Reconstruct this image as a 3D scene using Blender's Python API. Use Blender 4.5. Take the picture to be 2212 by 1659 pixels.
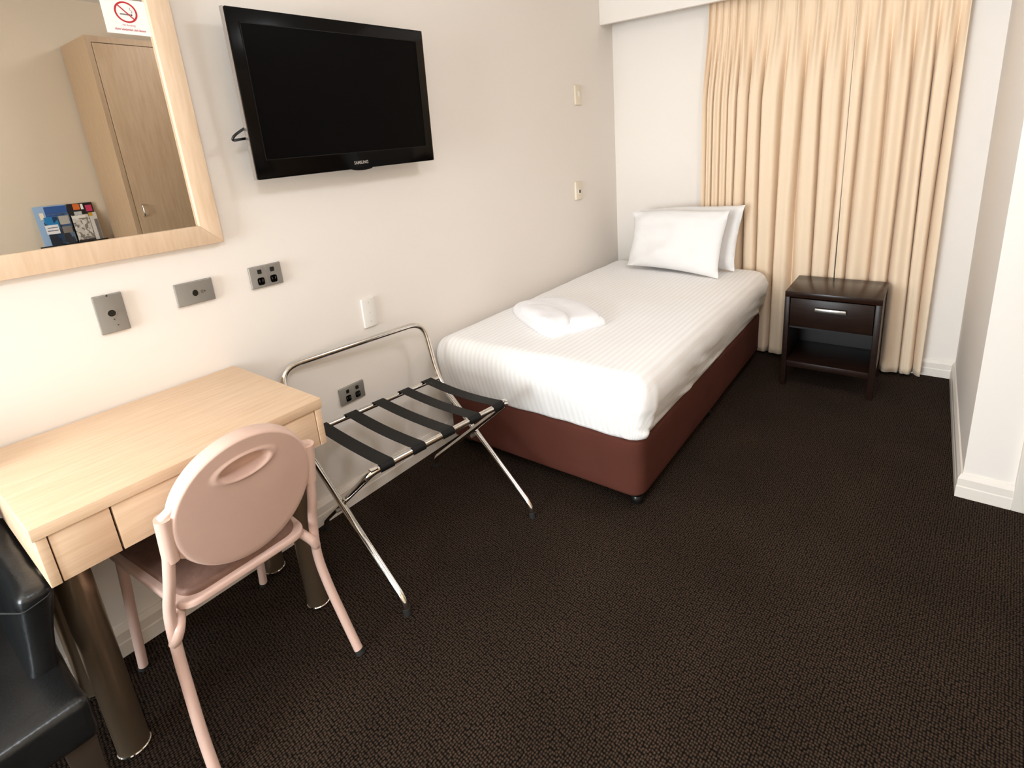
import bpy, bmesh, math, random
from mathutils import Vector, Matrix, noise
random.seed(7)
for o in list(bpy.data.objects): bpy.data.objects.remove(o)
sc = bpy.context.scene
COL = sc.collection
# ------------------------------------------------------------------ camera
W_, H_ = 2212.0, 1659.0
CAM = Vector((1.86772, 0.0, 1.42530)); FPX = 1153.735
R_ = ((0.8157618516775829, 0.5747803052958756, -0.06449962784033116),
      (-0.10615981329406102, 0.2584162369978288, 0.9601828693000372),
      (-0.568561953870404, 0.7764332869602268, -0.2718246778922155))
cd = bpy.data.cameras.new('camera'); cam = bpy.data.objects.new('camera', cd); COL.objects.link(cam)
cd.sensor_fit = 'HORIZONTAL'; cd.sensor_width = 36.0; cd.lens = FPX * 36.0 / W_
cd.shift_x = -66.553 / W_; cd.shift_y = -193.881 / W_
cd.clip_start = 0.02
m = Matrix(((R_[0][0], R_[1][0], -R_[2][0], CAM.x), (R_[0][1], R_[1][1], -R_[2][1], CAM.y), (R_[0][2], R_[1][2], -R_[2][2], CAM.z), (0, 0, 0, 1)))
cam.matrix_world = m
sc.camera = cam
# ------------------------------------------------------------------ world, lights, exposure
wd = bpy.data.worlds.new('world'); sc.world = wd; wd.use_nodes = True
wd.node_tree.nodes['Background'].inputs[0].default_value = (0.80, 0.90, 1.0, 1)
wd.node_tree.nodes['Background'].inputs[1].default_value = 1.5
def area(name, loc, direction, sx, sy, power, col):
    l = bpy.data.lights.new(name, 'AREA'); l.shape = 'RECTANGLE'; l.size = sx; l.size_y = sy; l.energy = power; l.color = col
    o = bpy.data.objects.new(name, l); COL.objects.link(o); o.location = loc
    o.rotation_euler = Vector(direction).to_track_quat('-Z', 'Y').to_euler(); return o
# daylight entering by the window in the wall behind the camera
area('window_daylight', (0.66, -2.62, 1.2), (0.02, 1, -0.02), 1.10, 1.70, 98.0, (0.86, 0.95, 1.0))
vs = sc.view_settings
vs.view_transform = 'Standard'; vs.look = 'None'; vs.gamma = 1.0; vs.use_curve_mapping = False; vs.exposure = 0.62

# ------------------------------------------------------------------ helpers
def lin(c):
    f = lambda v: (v / 12.92) if v <= 0.04045 else ((v + 0.055) / 1.055) ** 2.4
    return tuple(f(v / 255.0) for v in c) + (1.0,)
MATS = {}
def mat(name, col, rough=0.5, metal=0.0, spec=0.5, coat=0.0, sheen=0.0, noise_amt=0.0, noise_scale=8.0, col2=None, bump=0.0, bump_scale=120.0, stretch=None, emit=0.0, aniso=0.0):
    if name in MATS: return MATS[name]
    M = bpy.data.materials.new(name); M.use_nodes = True; nt = M.node_tree; b = nt.nodes['Principled BSDF']
    b.inputs['Base Color'].default_value = lin(col); b.inputs['Roughness'].default_value = rough; b.inputs['Metallic'].default_value = metal
    b.inputs['Specular IOR Level'].default_value = spec
    b.inputs['Coat Weight'].default_value = coat
    if sheen: b.inputs['Sheen Weight'].default_value = sheen
    tc = nt.nodes.new('ShaderNodeTexCoord'); mp = nt.nodes.new('ShaderNodeMapping'); nt.links.new(tc.outputs['Object'], mp.inputs[0])
    if stretch: mp.inputs['Scale'].default_value = stretch
    if noise_amt or col2:
        n = nt.nodes.new('ShaderNodeTexNoise'); n.inputs['Scale'].default_value = noise_scale; n.inputs['Detail'].default_value = 5
        nt.links.new(mp.outputs[0], n.inputs[0])
        r = nt.nodes.new('ShaderNodeValToRGB'); a = lin(col); c2 = lin(col2) if col2 else tuple(x * (1 - noise_amt) for x in a[:3]) + (1,)
        r.color_ramp.elements[0].position = 0.32; r.color_ramp.elements[1].position = 0.68
        r.color_ramp.elements[0].color = c2; r.color_ramp.elements[1].color = a
        nt.links.new(n.outputs[0], r.inputs[0]); nt.links.new(r.outputs[0], b.inputs['Base Color'])
    if bump:
        n2 = nt.nodes.new('ShaderNodeTexNoise'); n2.inputs['Scale'].default_value = bump_scale; n2.inputs['Detail'].default_value = 3
        nt.links.new(mp.outputs[0], n2.inputs[0])
        bp = nt.nodes.new('ShaderNodeBump'); bp.inputs['Strength'].default_value = bump; bp.inputs['Distance'].default_value = 0.002
        nt.links.new(n2.outputs[0], bp.inputs['Height']); nt.links.new(bp.outputs[0], b.inputs['Normal'])
    if emit:
        b.inputs['Emission Color'].default_value = lin(col); b.inputs['Emission Strength'].default_value = emit
    MATS[name] = M; return M
XF = {}
def mesh_obj(name, verts, faces, material, parent=None, smooth=False, local=False, kind=None):
    me = bpy.data.meshes.new(name)
    if parent is not None and not local:
        inv = XF[parent.name]; verts = [inv @ Vector(v) for v in verts]
    me.from_pydata([tuple(v) for v in verts], [], faces); me.update()
    bm = bmesh.new(); bm.from_mesh(me); bmesh.ops.recalc_face_normals(bm, faces=bm.faces); bm.to_mesh(me); bm.free()
    if material: me.materials.append(material)
    if smooth:
        for p in me.polygons: p.use_smooth = True
    o = bpy.data.objects.new(name, me); COL.objects.link(o)
    if parent is not None:
        o.parent = parent; XF[o.name] = XF[parent.name]
    else: XF[o.name] = Matrix.Identity(4)
    if kind: o['kind'] = kind
    return o
def auto_smooth(o, ang=40):
    me = o.data; bm = bmesh.new(); bm.from_mesh(me); a = math.radians(ang)
    for f in bm.faces: f.smooth = True
    for e in bm.edges:
        e.smooth = not (len(e.link_faces) == 2 and e.calc_face_angle(0) > a)
    bm.to_mesh(me); bm.free(); return o
def thing(name, label, cat, loc=(0, 0, 0), rotz=0.0, group=None):
    o = bpy.data.objects.new(name, None); COL.objects.link(o); o.location = loc; o.rotation_euler = (0, 0, rotz); o.empty_display_size = 0.1
    XF[o.name] = (Matrix.Translation(loc) @ Matrix.Rotation(rotz, 4, 'Z')).inverted()
    return tag(o, label, cat, group)
def tag(o, label, cat, group=None):
    o['label'] = label; o['category'] = cat
    if group: o['group'] = group
    return o
def box(name, b, material, parent=None, bev=0.0, seg=2, local=False, kind=None, taper=None):
    x0, x1, y0, y1, z0, z1 = b
    bm = bmesh.new(); bmesh.ops.create_cube(bm, size=1.0)
    for v in bm.verts:
        p = (x0 + (v.co.x + .5) * (x1 - x0), y0 + (v.co.y + .5) * (y1 - y0), z0 + (v.co.z + .5) * (z1 - z0)); v.co = p
    if taper: taper(bm)
    if bev: bmesh.ops.bevel(bm, geom=list(bm.edges), offset=bev, segments=seg, profile=0.5, affect='EDGES')
    bm.verts.ensure_lookup_table(); bm.verts.index_update()
    vs_ = [v.co.copy() for v in bm.verts]; fs = [[v.index for v in f.verts] for f in bm.faces]; bm.free()
    o = mesh_obj(name, vs_, fs, material, parent, local=local, kind=kind)
    return auto_smooth(o, 50) if bev else o
def catmull(pts, n=6, closed=False):
    P = [Vector(p) for p in pts]; out = []; N = len(P)
    rng = range(N) if closed else range(N - 1)
    for i in rng:
        p0 = P[(i - 1) % N] if (closed or i > 0) else P[0] * 2 - P[1]
        p1, p2 = P[i], P[(i + 1) % N]
        p3 = P[(i + 2) % N] if (closed or i + 2 < N) else p2 * 2 - p1
        for k in range(n):
            t = k / n
            out.append(0.5 * ((2 * p1) + (-p0 + p2) * t + (2 * p0 - 5 * p1 + 4 * p2 - p3) * t * t + (-p0 + 3 * p1 - 3 * p2 + p3) * t ** 3))
    if not closed: out.append(P[-1].copy())
    return out
def fillet(pts, rad, n=6):
    P = [Vector(p) for p in pts]; out = [P[0]]
    for i in range(1, len(P) - 1):
        r = rad[i] if isinstance(rad, (list, tuple)) else rad
        a = (P[i - 1] - P[i]); b = (P[i + 1] - P[i]); d = min(r, a.length * .49, b.length * .49)
        s = P[i] + a.normalized() * d; e = P[i] + b.normalized() * d
        for k in range(n + 1):
            t = k / n; out.append(s * (1 - t) ** 2 + P[i] * 2 * t * (1 - t) + e * t * t)
    out.append(P[-1]); return out
def tube_geo(pts, r, seg=12, closed=False, squash=None):
    P = [Vector(p) for p in pts]; N = len(P); V = []; F = []
    T = []
    for i in range(N):
        if closed: t = P[(i + 1) % N] - P[i - 1]
        else: t = P[min(i + 1, N - 1)] - P[max(i - 1, 0)]
        T.append(t.normalized())
    ref = Vector((0, 0, 1)) if abs(T[0].z) < .9 else Vector((1, 0, 0))
    nrm = (ref - T[0] * ref.dot(T[0])).normalized()
    for i in range(N):
        nrm = (nrm - T[i] * nrm.dot(T[i])).normalized(); bn = T[i].cross(nrm)
        rr = r[i] if isinstance(r, (list, tuple)) else r
        for k in range(seg):
            a = 2 * math.pi * k / seg
            V.append(P[i] + nrm * rr * math.cos(a) * (squash or 1) + bn * rr * math.sin(a))
    for i in range(N if closed else N - 1):
        j = (i + 1) % N
        for k in range(seg):
            k2 = (k + 1) % seg; F.append([i * seg + k, i * seg + k2, j * seg + k2, j * seg + k])
    if not closed:
        F.append(list(range(seg))[::-1]); F.append([(N - 1) * seg + k for k in range(seg)])
    return V, F
def tube(name, pts, r, material, parent=None, seg=12, closed=False, local=False, squash=None):
    V, F = tube_geo(pts, r, seg, closed, squash)
    return auto_smooth(mesh_obj(name, V, F, material, parent, local=local), 60)
def lathe(name, prof, origin, material, parent=None, axis='z', seg=32, local=False):
    V = []; F = []; n = len(prof); o = Vector(origin)
    for r, h in prof:
        for k in range(seg):
            a = 2 * math.pi * k / seg; c, s = r * math.cos(a), r * math.sin(a)
            V.append(o + (Vector((c, s, h)) if axis == 'z' else Vector((h, c, s)) if axis == 'x' else Vector((c, h, s))))
    for i in range(n - 1):
        for k in range(seg):
            k2 = (k + 1) % seg; F.append([i * seg + k, i * seg + k2, (i + 1) * seg + k2, (i + 1) * seg + k])
    F.append(list(range(seg))); F.append([(n - 1) * seg + k for k in range(seg)])
    return auto_smooth(mesh_obj(name, V, F, material, parent, local=local), 40)
def prism(name, poly, fn, d0, d1, material, parent=None, bev=0.0, local=False, seg=2):
    """poly: list of 2-D points; fn(a, b, d) -> 3-D point; extruded from d0 to d1."""
    n = len(poly); V = [fn(a, b, d0) for a, b in poly] + [fn(a, b, d1) for a, b in poly]
    bm = bmesh.new(); vv = [bm.verts.new(v) for v in V]
    bm.faces.new(vv[:n]); bm.faces.new(vv[n:][::-1])
    for i in range(n): bm.faces.new((vv[i], vv[(i + 1) % n], vv[n + (i + 1) % n], vv[n + i]))
    bmesh.ops.recalc_face_normals(bm, faces=bm.faces)
    if bev: bmesh.ops.bevel(bm, geom=[e for e in bm.edges if e.calc_face_angle(0) > .5], offset=bev, segments=seg, profile=.5, affect='EDGES')
    bm.verts.index_update(); vs_ = [v.co.copy() for v in bm.verts]; fs = [[v.index for v in f.verts] for f in bm.faces]; bm.free()
    return auto_smooth(mesh_obj(name, vs_, fs, material, parent, local=local), 45)
def round_rect(x0, x1, y0, y1, r, n=6):
    out = []
    rs = r if isinstance(r, (list, tuple)) else [r] * 4
    for (cx, cy, a0, k) in ((x1, y1, 0, 0), (x0, y1, 90, 1), (x0, y0, 180, 2), (x1, y0, 270, 3)):
        rr = rs[k]; sx = -1 if cx == x1 else 1; sy = -1 if cy == y1 else 1
        for i in range(n + 1):
            a = math.radians(a0 + 90 * i / n); out.append((cx + sx * rr + rr * math.cos(a), cy + sy * rr + rr * math.sin(a)))
    return out
def soft_box(name, b, r, material, parent=None, step=0.03, fn=None, local=False, smooth=True):
    """dense rounded box, optional displacement fn(point, normal) -> point"""
    x0, x1, y0, y1, z0, z1 = b; lo = Vector((x0, y0, z0)); hi = Vector((x1, y1, z1))
    rr = Vector(r) if isinstance(r, (list, tuple)) else Vector((r, r, r))
    V = {}; verts = []; faces = []; nrm = []
    def axis_pts(a, c, q):
        L = c - a; k = 5; pts = [a + q * (1 - math.cos(math.pi / 2 * i / k)) for i in range(k)]
        n = max(2, int((L - 2 * q) / step)); pts += [a + q + (L - 2 * q) * i / n for i in range(n + 1)]
        pts += [c - q * (1 - math.cos(math.pi / 2 * (k - 1 - i) / k)) for i in range(k)]
        return pts
    A = [axis_pts(lo[i], hi[i], rr[i]) for i in range(3)]
    def vid(i, j, k):
        if (i, j, k) in V: return V[(i, j, k)]
        p = Vector((A[0][i], A[1][j], A[2][k])); c = Vector([min(max(p[q], lo[q] + rr[q]), hi[q] - rr[q]) for q in range(3)])
        d = Vector([(p[q] - c[q]) / max(rr[q], 1e-9) for q in range(3)])
        d = d.normalized() if d.length > 1e-9 else Vector((0, 0, 1))
        p = Vector([c[q] + d[q] * rr[q] for q in range(3)])
        V[(i, j, k)] = len(verts); nrm.append(d); verts.append(fn(p, d) if fn else p); return V[(i, j, k)]
    n = [len(a) for a in A]
    for ax in range(3):
        u, w = [q for q in range(3) if q != ax]
        for end in (0, n[ax] - 1):
            for i in range(n[u] - 1):
                for j in range(n[w] - 1):
                    q = []
                    for di, dj in ((0, 0), (1, 0), (1, 1), (0, 1)):
                        t = [0, 0, 0]; t[ax] = end; t[u] = i + di; t[w] = j + dj; q.append(vid(*t))
                    faces.append(q)
    o = mesh_obj(name, verts, faces, material, parent, smooth=smooth, local=local)
    o_n[o.name] = (verts, nrm); return o
o_n = {}
def text_mesh(name, s, size, material, fn, parent, width=None, bold=0.0):
    c = bpy.data.curves.new('tmp_text', 'FONT'); c.body = s; c.size = size; c.align_x = 'CENTER'; c.align_y = 'CENTER'; c.resolution_u = 3; c.offset = bold
    t = bpy.data.objects.new('tmp_text', c); COL.objects.link(t); bpy.context.view_layer.update()
    me = t.to_mesh(); vs_ = [v.co.copy() for v in me.vertices]; fs = [list(p.vertices) for p in me.polygons]
    t.to_mesh_clear(); bpy.data.objects.remove(t); bpy.data.curves.remove(c)
    if width:
        w = max(v.x for v in vs_) - min(v.x for v in vs_); k = width / w
        for v in vs_: v.x *= k
    return mesh_obj(name, [fn(v.x, v.y) for v in vs_], fs, material, parent)

# ------------------------------------------------------------------ materials
m_sidewall = mat('darker_side_wall', (214, 195, 172), 0.75, spec=0.25)  # darker than the other walls, toned down for its reflection in the mirror
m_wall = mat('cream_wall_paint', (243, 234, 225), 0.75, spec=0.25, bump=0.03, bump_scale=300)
m_ceil = mat('white_ceiling_paint', (240, 234, 226), 0.85, spec=0.2)
m_trim = mat('gloss_white_trim', (238, 228, 217), 0.35, spec=0.4)
m_maple = mat('maple_veneer', (231, 200, 169), 0.42, spec=0.35, col2=(221, 187, 153), noise_scale=6.0, stretch=(22, 1.4, 22), bump=0.04, bump_scale=40)
m_maple_v = mat('maple_veneer_frame', (231, 202, 173), 0.45, spec=0.35, col2=(220, 189, 157), noise_scale=6.0, stretch=(20, 14, 1.6))
m_maple_edge = mat('maple_edge_strip', (236, 212, 182), 0.5)
m_ward = mat('wardrobe_veneer', (180, 151, 120), 0.5, spec=0.3, col2=(168, 138, 107), noise_scale=5.0, stretch=(18, 14, 1.2))
m_gap = mat('dark_joint', (70, 66, 58), 0.8)
m_chrome = mat('chrome', (226, 222, 216), 0.10, metal=1.0)
m_nickel = mat('dark_nickel', (164, 144, 120), 0.30, metal=0.86)
m_steel = mat('brushed_plate', (150, 145, 138), 0.42, metal=0.35)
m_steel_d = mat('plate_screw', (90, 86, 80), 0.5, metal=0.6)
m_black = mat('black_plastic', (16, 15, 14), 0.35)
m_blackgloss = mat('black_gloss', (5, 4, 4), 0.10, spec=0.15)
m_screen = mat('tv_screen', (5, 4, 4), 0.32, spec=0.06)
m_rubber = mat('black_rubber', (26, 25, 24), 0.7)
m_strap = mat('black_webbing', (17, 16, 15), 0.6, spec=0.25, bump=0.15, bump_scale=500)
m_white_pl = mat('white_plastic', (240, 234, 226), 0.35)
m_cream_pl = mat('cream_plastic', (236, 222, 200), 0.4)
m_leather = mat('black_leather', (27, 28, 29), 0.30, spec=0.5, bump=0.25, bump_scale=170, noise_amt=0.3, noise_scale=14)
m_darkleg = mat('dark_wood_leg', (58, 48, 40), 0.45)
m_wenge = mat('wenge_veneer', (40, 24, 17), 0.34, spec=0.25, col2=(28, 16, 11), noise_scale=5.0, stretch=(2, 16, 16))
m_wenge_in = mat('wenge_inside', (18, 12, 10), 0.5)
m_pink = mat('pink_moulded_plastic', (224, 190, 174), 0.38, spec=0.4)
m_pinkback = mat('pink_back_shell', (217, 182, 166), 0.45, spec=0.35, noise_amt=0.06, noise_scale=7)
m_pinkmetal = mat('pink_painted_tube', (222, 188, 174), 0.32, spec=0.5)
m_seat = mat('mauve_seat_vinyl', (132, 100, 87), 0.6, spec=0.3, noise_amt=0.18, noise_scale=60, bump=0.2, bump_scale=220)
m_bedbase = mat('brown_suede_fabric', (88, 48, 38), 0.85, spec=0.15, noise_amt=0.14, noise_scale=7, bump=0.12, bump_scale=260)
m_towel = mat('white_terry', (249, 246, 247), 0.95, spec=0.1, bump=0.6, bump_scale=420)
m_pillow = mat('white_cotton', (240, 236, 233), 0.85, spec=0.15, bump=0.1, bump_scale=30)
m_glassedge = mat('mirror_edge', (150, 170, 160), 0.2)
m_paper = mat('white_sticker', (250, 248, 246), 0.5)
m_red = mat('sign_red', (196, 24, 34), 0.5)
m_grey = mat('sign_grey', (120, 116, 112), 0.5)
m_silver = mat('silver_logo', (190, 186, 182), 0.3, metal=0.6)

def mirror_mat():
    M = bpy.data.materials.new('mirror_glass'); M.use_nodes = True; b = M.node_tree.nodes['Principled BSDF']
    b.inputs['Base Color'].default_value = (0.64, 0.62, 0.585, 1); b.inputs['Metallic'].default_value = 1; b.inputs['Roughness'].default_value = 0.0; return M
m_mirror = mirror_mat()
def pane_mat():
    M = bpy.data.materials.new('window_glass'); M.use_nodes = True; nt = M.node_tree; nt.nodes.clear()
    o = nt.nodes.new('ShaderNodeOutputMaterial'); mx = nt.nodes.new('ShaderNodeMixShader'); t = nt.nodes.new('ShaderNodeBsdfTransparent'); g = nt.nodes.new('ShaderNodeBsdfGlossy')
    g.inputs['Roughness'].default_value = 0.02; mx.inputs[0].default_value = 0.06
    nt.links.new(t.outputs[0], mx.inputs[1]); nt.links.new(g.outputs[0], mx.inputs[2]); nt.links.new(mx.outputs[0], o.inputs[0]); return M
m_pane = pane_mat()
def carpet_mat():
    M = bpy.data.materials.new('brown_loop_carpet'); M.use_nodes = True; nt = M.node_tree; b = nt.nodes['Principled BSDF']; L = nt.links.new
    b.inputs['Roughness'].default_value = 0.95; b.inputs['Specular IOR Level'].default_value = 0.1
    tc = nt.nodes.new('ShaderNodeTexCoord'); mp = nt.nodes.new('ShaderNodeMapping'); mp.inputs['Rotation'].default_value = (0, 0, math.radians(6)); mp.inputs['Scale'].default_value = (1.0, 0.86, 1)
    L(tc.outputs['Object'], mp.inputs[0])
    v = nt.nodes.new('ShaderNodeTexVoronoi'); v.inputs['Scale'].default_value = 142.0; v.inputs['Randomness'].default_value = 0.36; v.voronoi_dimensions = '2D'; L(mp.outputs[0], v.inputs['Vector'])
    r = nt.nodes.new('ShaderNodeValToRGB'); e = r.color_ramp.elements
    e[0].position = 0.10; e[0].color = lin((73, 57, 45)); e[1].position = 0.56; e[1].color = lin((12, 8, 6)); L(v.outputs['Distance'], r.inputs[0])
    n = nt.nodes.new('ShaderNodeTexNoise'); n.inputs['Scale'].default_value = 3.2; n.inputs['Detail'].default_value = 6; L(tc.outputs['Object'], n.inputs[0])
    n2 = nt.nodes.new('ShaderNodeTexNoise'); n2.inputs['Scale'].default_value = 160; n2.inputs['Detail'].default_value = 2; L(tc.outputs['Object'], n2.inputs[0])
    mr = nt.nodes.new('ShaderNodeMapRange'); mr.inputs[1].default_value = .3; mr.inputs[2].default_value = .7; mr.inputs[3].default_value = .82; mr.inputs[4].default_value = 1.15; L(n.outputs[0], mr.inputs[0])
    mr2 = nt.nodes.new('ShaderNodeMapRange'); mr2.inputs[1].default_value = .3; mr2.inputs[2].default_value = .7; mr2.inputs[3].default_value = .65; mr2.inputs[4].default_value = 1.3; L(n2.outputs[0], mr2.inputs[0])
    mu = nt.nodes.new('ShaderNodeMath'); mu.operation = 'MULTIPLY'; L(mr.outputs[0], mu.inputs[0]); L(mr2.outputs[0], mu.inputs[1])
    mx = nt.nodes.new('ShaderNodeVectorMath'); mx.operation = 'SCALE'; L(r.outputs[0], mx.inputs[0]); L(mu.outputs[0], mx.inputs['Scale']); L(mx.outputs[0], b.inputs['Base Color'])
    bp = nt.nodes.new('ShaderNodeBump'); bp.invert = True; bp.inputs['Strength'].default_value = 0.7; bp.inputs['Distance'].default_value = 0.003; L(v.outputs['Distance'], bp.inputs['Height']); L(bp.outputs[0], b.inputs['Normal'])
    return M
m_carpet = carpet_mat()
def sheet_mat():
    M = bpy.data.materials.new('white_stripe_sheet'); M.use_nodes = True; nt = M.node_tree; b = nt.nodes['Principled BSDF']; L = nt.links.new
    b.inputs['Roughness'].default_value = 0.8; b.inputs['Specular IOR Level'].default_value = 0.2
    at = nt.nodes.new('ShaderNodeAttribute'); at.attribute_name = 'stripe'
    mu = nt.nodes.new('ShaderNodeMath'); mu.operation = 'MULTIPLY'; mu.inputs[1].default_value = 2 * math.pi / 0.026; L(at.outputs['Fac'], mu.inputs[0])
    s = nt.nodes.new('ShaderNodeMath'); s.operation = 'SINE'; L(mu.outputs[0], s.inputs[0])
    r = nt.nodes.new('ShaderNodeMapRange'); r.inputs[1].default_value = -.35; r.inputs[2].default_value = .35; L(s.outputs[0], r.inputs[0])
    mx = nt.nodes.new('ShaderNodeMix'); mx.data_type = 'RGBA'; mx.inputs[6].default_value = lin((245, 241, 237)); mx.inputs[7].default_value = lin((253, 250, 248)); L(r.outputs[0], mx.inputs[0]); L(mx.outputs[2], b.inputs['Base Color'])
    rr = nt.nodes.new('ShaderNodeMapRange'); rr.inputs[3].default_value = .85; rr.inputs[4].default_value = .55; L(r.outputs[0], rr.inputs[0]); L(rr.outputs[0], b.inputs['Roughness'])
    return M
m_sheet = sheet_mat()
def curtain_mat():
    M = bpy.data.materials.new('cream_curtain_cloth'); M.use_nodes = True; nt = M.node_tree; b = nt.nodes['Principled BSDF']; L = nt.links.new
    b.inputs['Base Color'].default_value = lin((243, 217, 187)); b.inputs['Roughness'].default_value = 0.62; b.inputs['Specular IOR Level'].default_value = 0.3; b.inputs['Sheen Weight'].default_value = 0.2
    tc = nt.nodes.new('ShaderNodeTexCoord'); mp = nt.nodes.new('ShaderNodeMapping'); mp.inputs['Scale'].default_value = (60, 60, 1.5); L(tc.outputs['Object'], mp.inputs[0])
    n = nt.nodes.new('ShaderNodeTexNoise'); n.inputs['Scale'].default_value = 4; L(mp.outputs[0], n.inputs[0])
    bp = nt.nodes.new('ShaderNodeBump'); bp.inputs['Strength'].default_value = .08; bp.inputs['Distance'].default_value = .002; L(n.outputs[0], bp.inputs['Height']); L(bp.outputs[0], b.inputs['Normal'])
    return M
m_curtain = curtain_mat()

# ------------------------------------------------------------------ the setting
D = 3.549; XR = 2.092; YR = 2.354; XS = 2.885; YB = -2.75; ZC = 2.53
def struct(o, label=None, cat=None):
    o['kind'] = 'structure'
    if label: o['label'] = label
    if cat: o['category'] = cat
    return o
struct(box('floor', (-0.12, XS + .12, YB - .12, D + .12, -0.08, 0.0), m_carpet), 'dark brown loop pile carpet covering the whole floor', 'floor')
struct(box('ceiling', (-0.12, XS + .12, YB - .12, D + .12, ZC, ZC + .1), m_ceil), 'white ceiling over the room', 'ceiling')
struct(box('wall_left', (-0.12, 0, YB - .12, D + .12, 0, ZC), m_wall), 'cream wall carrying the television and mirror', 'wall')
struct(box('wall_far', (0, XS + .12, D, D + .12, 0, ZC), m_wall), 'cream wall behind the bed head and curtains', 'wall')
struct(box('wall_right', (XR, XS + .12, YR, D, 0, ZC), m_wall), 'cream wall projecting at right of the curtains', 'wall')
struct(box('wall_side', (XS, XS + .12, YB - .12, YR, 0, ZC), m_sidewall), 'wall behind the wardrobe toned darker beige, seen only in the mirror', 'wall')
# wall behind the camera with its window opening
wx0, wx1, wz0, wz1 = 0.08, 1.24, 0.30, 2.10
def frame_wall():
    V = []; F = []
    def bx(a, b, c, d):
        i = len(V)
        for y in (YB - .12, YB):
            V.extend([(a, y, c), (b, y, c), (b, y, d), (a, y, d)])
        F.extend([[i, i + 1, i + 2, i + 3], [i + 4, i + 7, i + 6, i + 5], [i, i + 4, i + 5, i + 1], [i + 1, i + 5, i + 6, i + 2], [i + 2, i + 6, i + 7, i + 3], [i + 3, i + 7, i + 4, i]])
    bx(0, wx0, 0, ZC); bx(wx1, XS, 0, ZC); bx(wx0, wx1, 0, wz0); bx(wx0, wx1, wz1, ZC)
    return mesh_obj('wall_back', V, F, m_wall)
struct(frame_wall(), 'cream wall behind the viewer with a tall window', 'wall')
wn = thing('window_1', 'tall window in the wall behind the viewer', 'window', ((wx0 + wx1) / 2, YB - .06, wz0)); wn['kind'] = 'structure'
for b in ((wx0, wx0 + .04, wz0, wz1), (wx1 - .04, wx1, wz0, wz1), (wx0 + .04, wx1 - .04, wz0, wz0 + .04), (wx0 + .04, wx1 - .04, wz1 - .04, wz1), (.64, .68, wz0 + .04, wz1 - .04)):
    box('window_frame', (b[0], b[1], YB - .09, YB - .05, b[2], b[3]), m_trim, wn, .004)
for a, c in ((wx0 + .04, .64), (.68, wx1 - .04)):
    box('pane', (a, c, YB - .073, YB - .067, wz0 + .04, wz1 - .04), m_pane, wn)
# skirting boards: two-step profile
def skirting(name, p0, p1, n, label, e0=0.0, e1=0.0, hgt=0.098):
    prof = [(0, 0), (.0165, 0), (.0165, .045), (.0145, .05), (.0145, hgt - .018), (.006, hgt), (0, hgt)]
    p0 = Vector(p0 + (0,)); p1 = Vector(p1 + (0,)); d = (p1 - p0).normalized(); n = Vector(n + (0,)); V = []
    for p, e in ((p0, e0), (p1, e1)):
        for a, z in prof: V.append(p + n * a + d * (e * a) + Vector((0, 0, z)))
    k = len(prof); F = [[i, (i + 1) % k, k + (i + 1) % k, k + i] for i in range(k)] + [list(range(k)), list(range(k, 2 * k))]
    return struct(mesh_obj(name, V, F, m_trim), label, 'skirting')
skirting('baseboard_left', (0, YB), (0, D), (1, 0), 'white skirting board along the left wall under the desk', 0, -1)
skirting('baseboard_far', (0, D), (XR, D), (0, -1), 'white skirting board below the curtains', 1, -1)
skirting('baseboard_right', (XR, YR), (XR, D), (-1, 0), 'white skirting board running beside the bedside gap', -1, -1)
skirting('baseboard_return', (XR, YR), (2.243, YR), (0, -1), 'short white skirting board between wall corner and door frame', -1, 0)
skirting('baseboard_side', (XS, YB), (XS, YR), (-1, 0), 'white skirting board behind the wardrobe')
# door beside the projecting wall corner
struct(box('trim_1', (2.243, 2.305, YR - .02, YR, 0, 2.10), m_trim, bev=.004), 'white door architrave at the right edge', 'door frame')
struct(box('trim_2', (2.81, 2.87, YR - .02, YR, 0, 2.10), m_trim, bev=.004), 'white door architrave in the far right corner', 'door frame')
struct(box('trim_3', (2.243, 2.87, YR - .02, YR, 2.10, 2.16), m_trim, bev=.004), 'white architrave across the top of the door', 'door frame')
dr = struct(box('door_1', (2.305, 2.81, YR - .012, YR, .006, 2.10), m_trim, bev=.003), 'plain white door beside the wardrobe', 'door')
lathe('door_knob', [(.006, 0), (.012, -.004), (.012, -.03), (.026, -.04), (.028, -.055), (.018, -.066), (0.001, -.068)], (2.37, YR - .012, 1.0), m_steel, dr, axis='y')
# pelmet board
struct(box('trim_4', (0, XR, 3.374, 3.404, 2.140, ZC), m_wall, bev=.002), 'cream pelmet board above the curtains', 'pelmet')
struct(box('trim_5', (0.5, XR - .06, 3.475, 3.50, 2.28, 2.31), m_white_pl), 'white curtain track behind the pelmet', 'curtain track')

# ceiling lamp above the viewer, then an added fill lamp near the bed
m_opal = mat('lit_opal_glass', (238, 245, 255), .4, emit=27.0)
def ceiling_light(label, x, y, k):
    cl = thing('ceiling_light', label, 'lamp', (x, y, ZC), 0, 'round ceiling lights')
    lathe('base', [(.20 * k, 0), (.20 * k, -.02), (.19 * k, -.025)], (x, y, ZC), m_white_pl, cl)
    lathe('glass_shade', [(.205 * k, -.02), (.21 * k, -.045), (.195 * k, -.075), (.14 * k, -.098), (.06 * k, -.11), (.001, -.112)], (x, y, ZC), m_opal, cl)
ceiling_light('round opal ceiling light above the viewer', 2.05, -0.25, 1.0)
ceiling_light('added fill light, a round opal fitting between bed and wardrobe', 1.76, 1.82, 0.68)  # unseen lamp added to even out the light around the bed

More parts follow.
